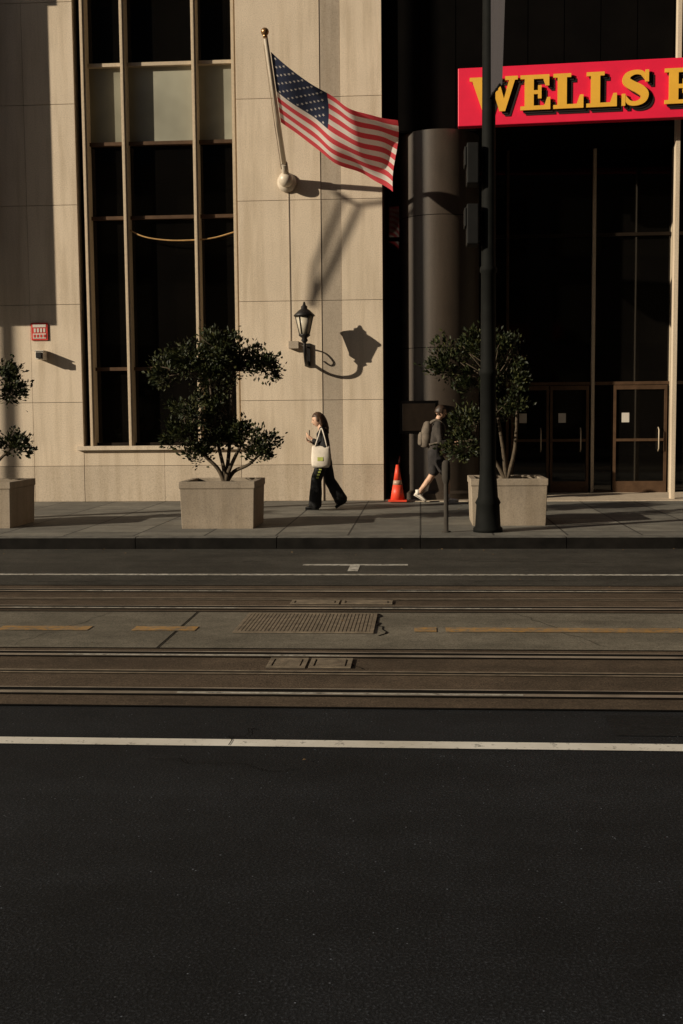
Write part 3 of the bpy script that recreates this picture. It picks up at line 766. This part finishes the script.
segs=[
 ((0,.06,.90),.11,(0,-.06,.90),.11,'shorts'),
 ((.0,.05,.95),.11,(.03,.07,1.2),.11,'hood'),((.0,-.05,.95),.11,(.03,-.07,1.2),.11,'hood'),
 ((.04,.07,1.2),.11,(.05,.08,1.3),.10,'hood'),((.04,-.07,1.2),.11,(.05,-.08,1.3),.10,'hood'),
 ((.05,.17,1.38),.065,(.05,-.17,1.38),.065,'hood'),((.05,.0,1.40),.07,(.07,0,1.45),.06,'hood'),((.06,0,1.42),.058,(.09,0,1.52),.052,'skin'),
 ((.05,.20,1.36),.068,(-.06,.245,1.10),.055,'hood'),((-.06,.245,1.10),.055,(.10,.24,.93),.042,'hood'),((.10,.24,.93),.03,(.13,.238,.90),.026,'skin'),
 ((.05,-.20,1.36),.068,(.08,-.24,1.09),.055,'hood'),((.08,-.24,1.09),.055,(.28,-.2,1.05),.042,'hood'),((.28,-.2,1.05),.03,(.32,-.195,1.05),.026,'skin'),
 ((0,.09,.87),.115,(-.0,.10,.56),.098,'shorts'),((-.0,.10,.60),.07,(-.02,.10,.50),.058,'skin'),((-.02,.10,.50),.058,(-.12,.10,.36),.056,'skin'),((-.12,.10,.36),.056,(-.28,.10,.15),.036,'skin'),
 ((0,-.09,.87),.115,(.17,-.10,.58),.098,'shorts'),((.17,-.10,.60),.07,(.21,-.10,.50),.058,'skin'),((.21,-.10,.50),.058,(.215,-.10,.34),.056,'skin'),((.215,-.10,.34),.056,(.22,-.10,.09),.036,'skin'),
]
skinned('body',segs,ma)
hand((.13,.238,.90),(.7,-.1,-.6),(.3,-.9,.1),'hand_left',ma,1); hand((.32,-.195,1.05),(.95,.1,.05),(0,.9,.2),'hand_right',ma,-1)
head(ma,(.12,0,1.60),Matrix.Rotation(math.radians(10),4,'Y'),'hairr','short')
mb=MB(); shoe(mb,(-.36,.10,.13),(-.15,.10,.0),'shoew'); shoe(mb,(.16,-.10,.0),(.42,-.10,.015),'shoew')
mb.lathe((-.285,.10,.14),[(.043,0),(.043,.09)],'shoew',12); mb.lathe((.22,-.10,.07),[(.043,0),(.043,.09)],'shoew',12)
mb.obj('shoes',ma)
mb=MB(); rs=[]
for z,w,t in ((.98,.10,.05),(1.0,.13,.085),(1.15,.145,.105),(1.30,.135,.09),(1.41,.10,.06),(1.44,.05,.03)):
    rs.append([(-.155+(z-1)*.08+t*math.cos(a),w*(abs(math.sin(a))**.7)*(1 if math.sin(a)>0 else -1),z) for a in [2*math.pi*j/24 for j in range(24)]])
mb.rings(rs,'pack')
rs=[]
for z,w,t in ((1.02,.09,.03),(1.05,.10,.05),(1.2,.10,.055),(1.25,.08,.03)):
    rs.append([(-.245+(z-1)*.08+t*math.cos(a),w*math.sin(a),z) for a in [2*math.pi*j/20 for j in range(20)]])
mb.rings(rs,'pack')
for sy in (1,-1): mb.tube(smooth_path([(-.08,sy*.12,1.40),(.04,sy*.13,1.46),(.16,sy*.13,1.36),(.165,sy*.14,1.2),(.08,sy*.17,1.08),(-.1,sy*.14,1.03)]),.02,'pack',8)
mb.obj('backpack',ma)
ma.location=(.24,19.66,.15); ma.rotation_euler=(0,0,math.radians(4)); ma.scale=(.98,.98,.98)
# ------------------------------------------------------------------ surrounding city blocks (behind the camera and at the street ends)
def block(x0,x1,y0,y1,h,win=True):
    ob=empty('office_building'); mb=MB()
    mb.box(x0,x1,y0,y1,.15,h,'opp'); mb.obj('walls',ob)
    if not win: return
    mb=MB()
    for i in range(int((x1-x0-1)/3.1)):
        for j in range(int(min(h,44)/3.7)):
            x=x0+1+i*3.1; z=1.0+j*3.7
            mb.box(x,x+2.1,y1+.005,y1+.05,z,z+2.5,'glass')
    for j in range(int(h/3.7)): mb.box(x0-.1,x1+.1,y1+.005,y1+.15,.3+j*3.7,.55+j*3.7,'opp')
    mb.obj('windows',ob)
block(-14,48,-24,-6,85); block(-130,-84,-14,-6,44)
block(-83,-15,-60,-46,28); block(52,110,-24,-6,85)
block(-160,-132,-60,60,44,False); block(112,140,-60,60,95,False)
block(-110,-34,22,48,60,False); block(36,110,22,48,70,False)
# ------------------------------------------------------------------ camera, sun, sky
cam=bpy.data.cameras.new('camera'); cam.lens=1134/1024*36; cam.sensor_width=36; cam.clip_end=1000; cam.clip_start=.05
co=bpy.data.objects.new('camera',cam); COL.objects.link(co); scene.camera=co
R=Matrix.Rotation(math.radians(4.0),3,'Z')@Matrix.Rotation(math.pi/2-math.radians(4.8),3,'X')@Matrix.Rotation(-math.radians(.5),3,'Z')
co.matrix_world=Matrix.Translation((0,0,1.65))@R.to_4x4()
sun=bpy.data.lights.new('sun','SUN'); sun.energy=5; sun.angle=math.radians(.5); sun.color=(1,.87,.67)
so=bpy.data.objects.new('sun',sun); COL.objects.link(so)
dirv=Vector((1.8,1,-.73)); so.rotation_euler=dirv.to_track_quat('-Z','Y').to_euler()
w=bpy.data.worlds.new('World'); scene.world=w; w.use_nodes=True; nt=w.node_tree
bg=nt.nodes['Background']; sky=nt.nodes.new('ShaderNodeTexSky'); sky.sky_type='NISHITA'; sky.sun_disc=False
sky.sun_elevation=math.atan(.73/math.hypot(1.8,1)); sky.sun_rotation=math.atan2(-1.8,-1)
nt.links.new(sky.outputs[0],bg.inputs[0]); bg.inputs[1].default_value=.05
scene.view_settings.view_transform='Standard'; scene.view_settings.look='None'; scene.view_settings.exposure=0
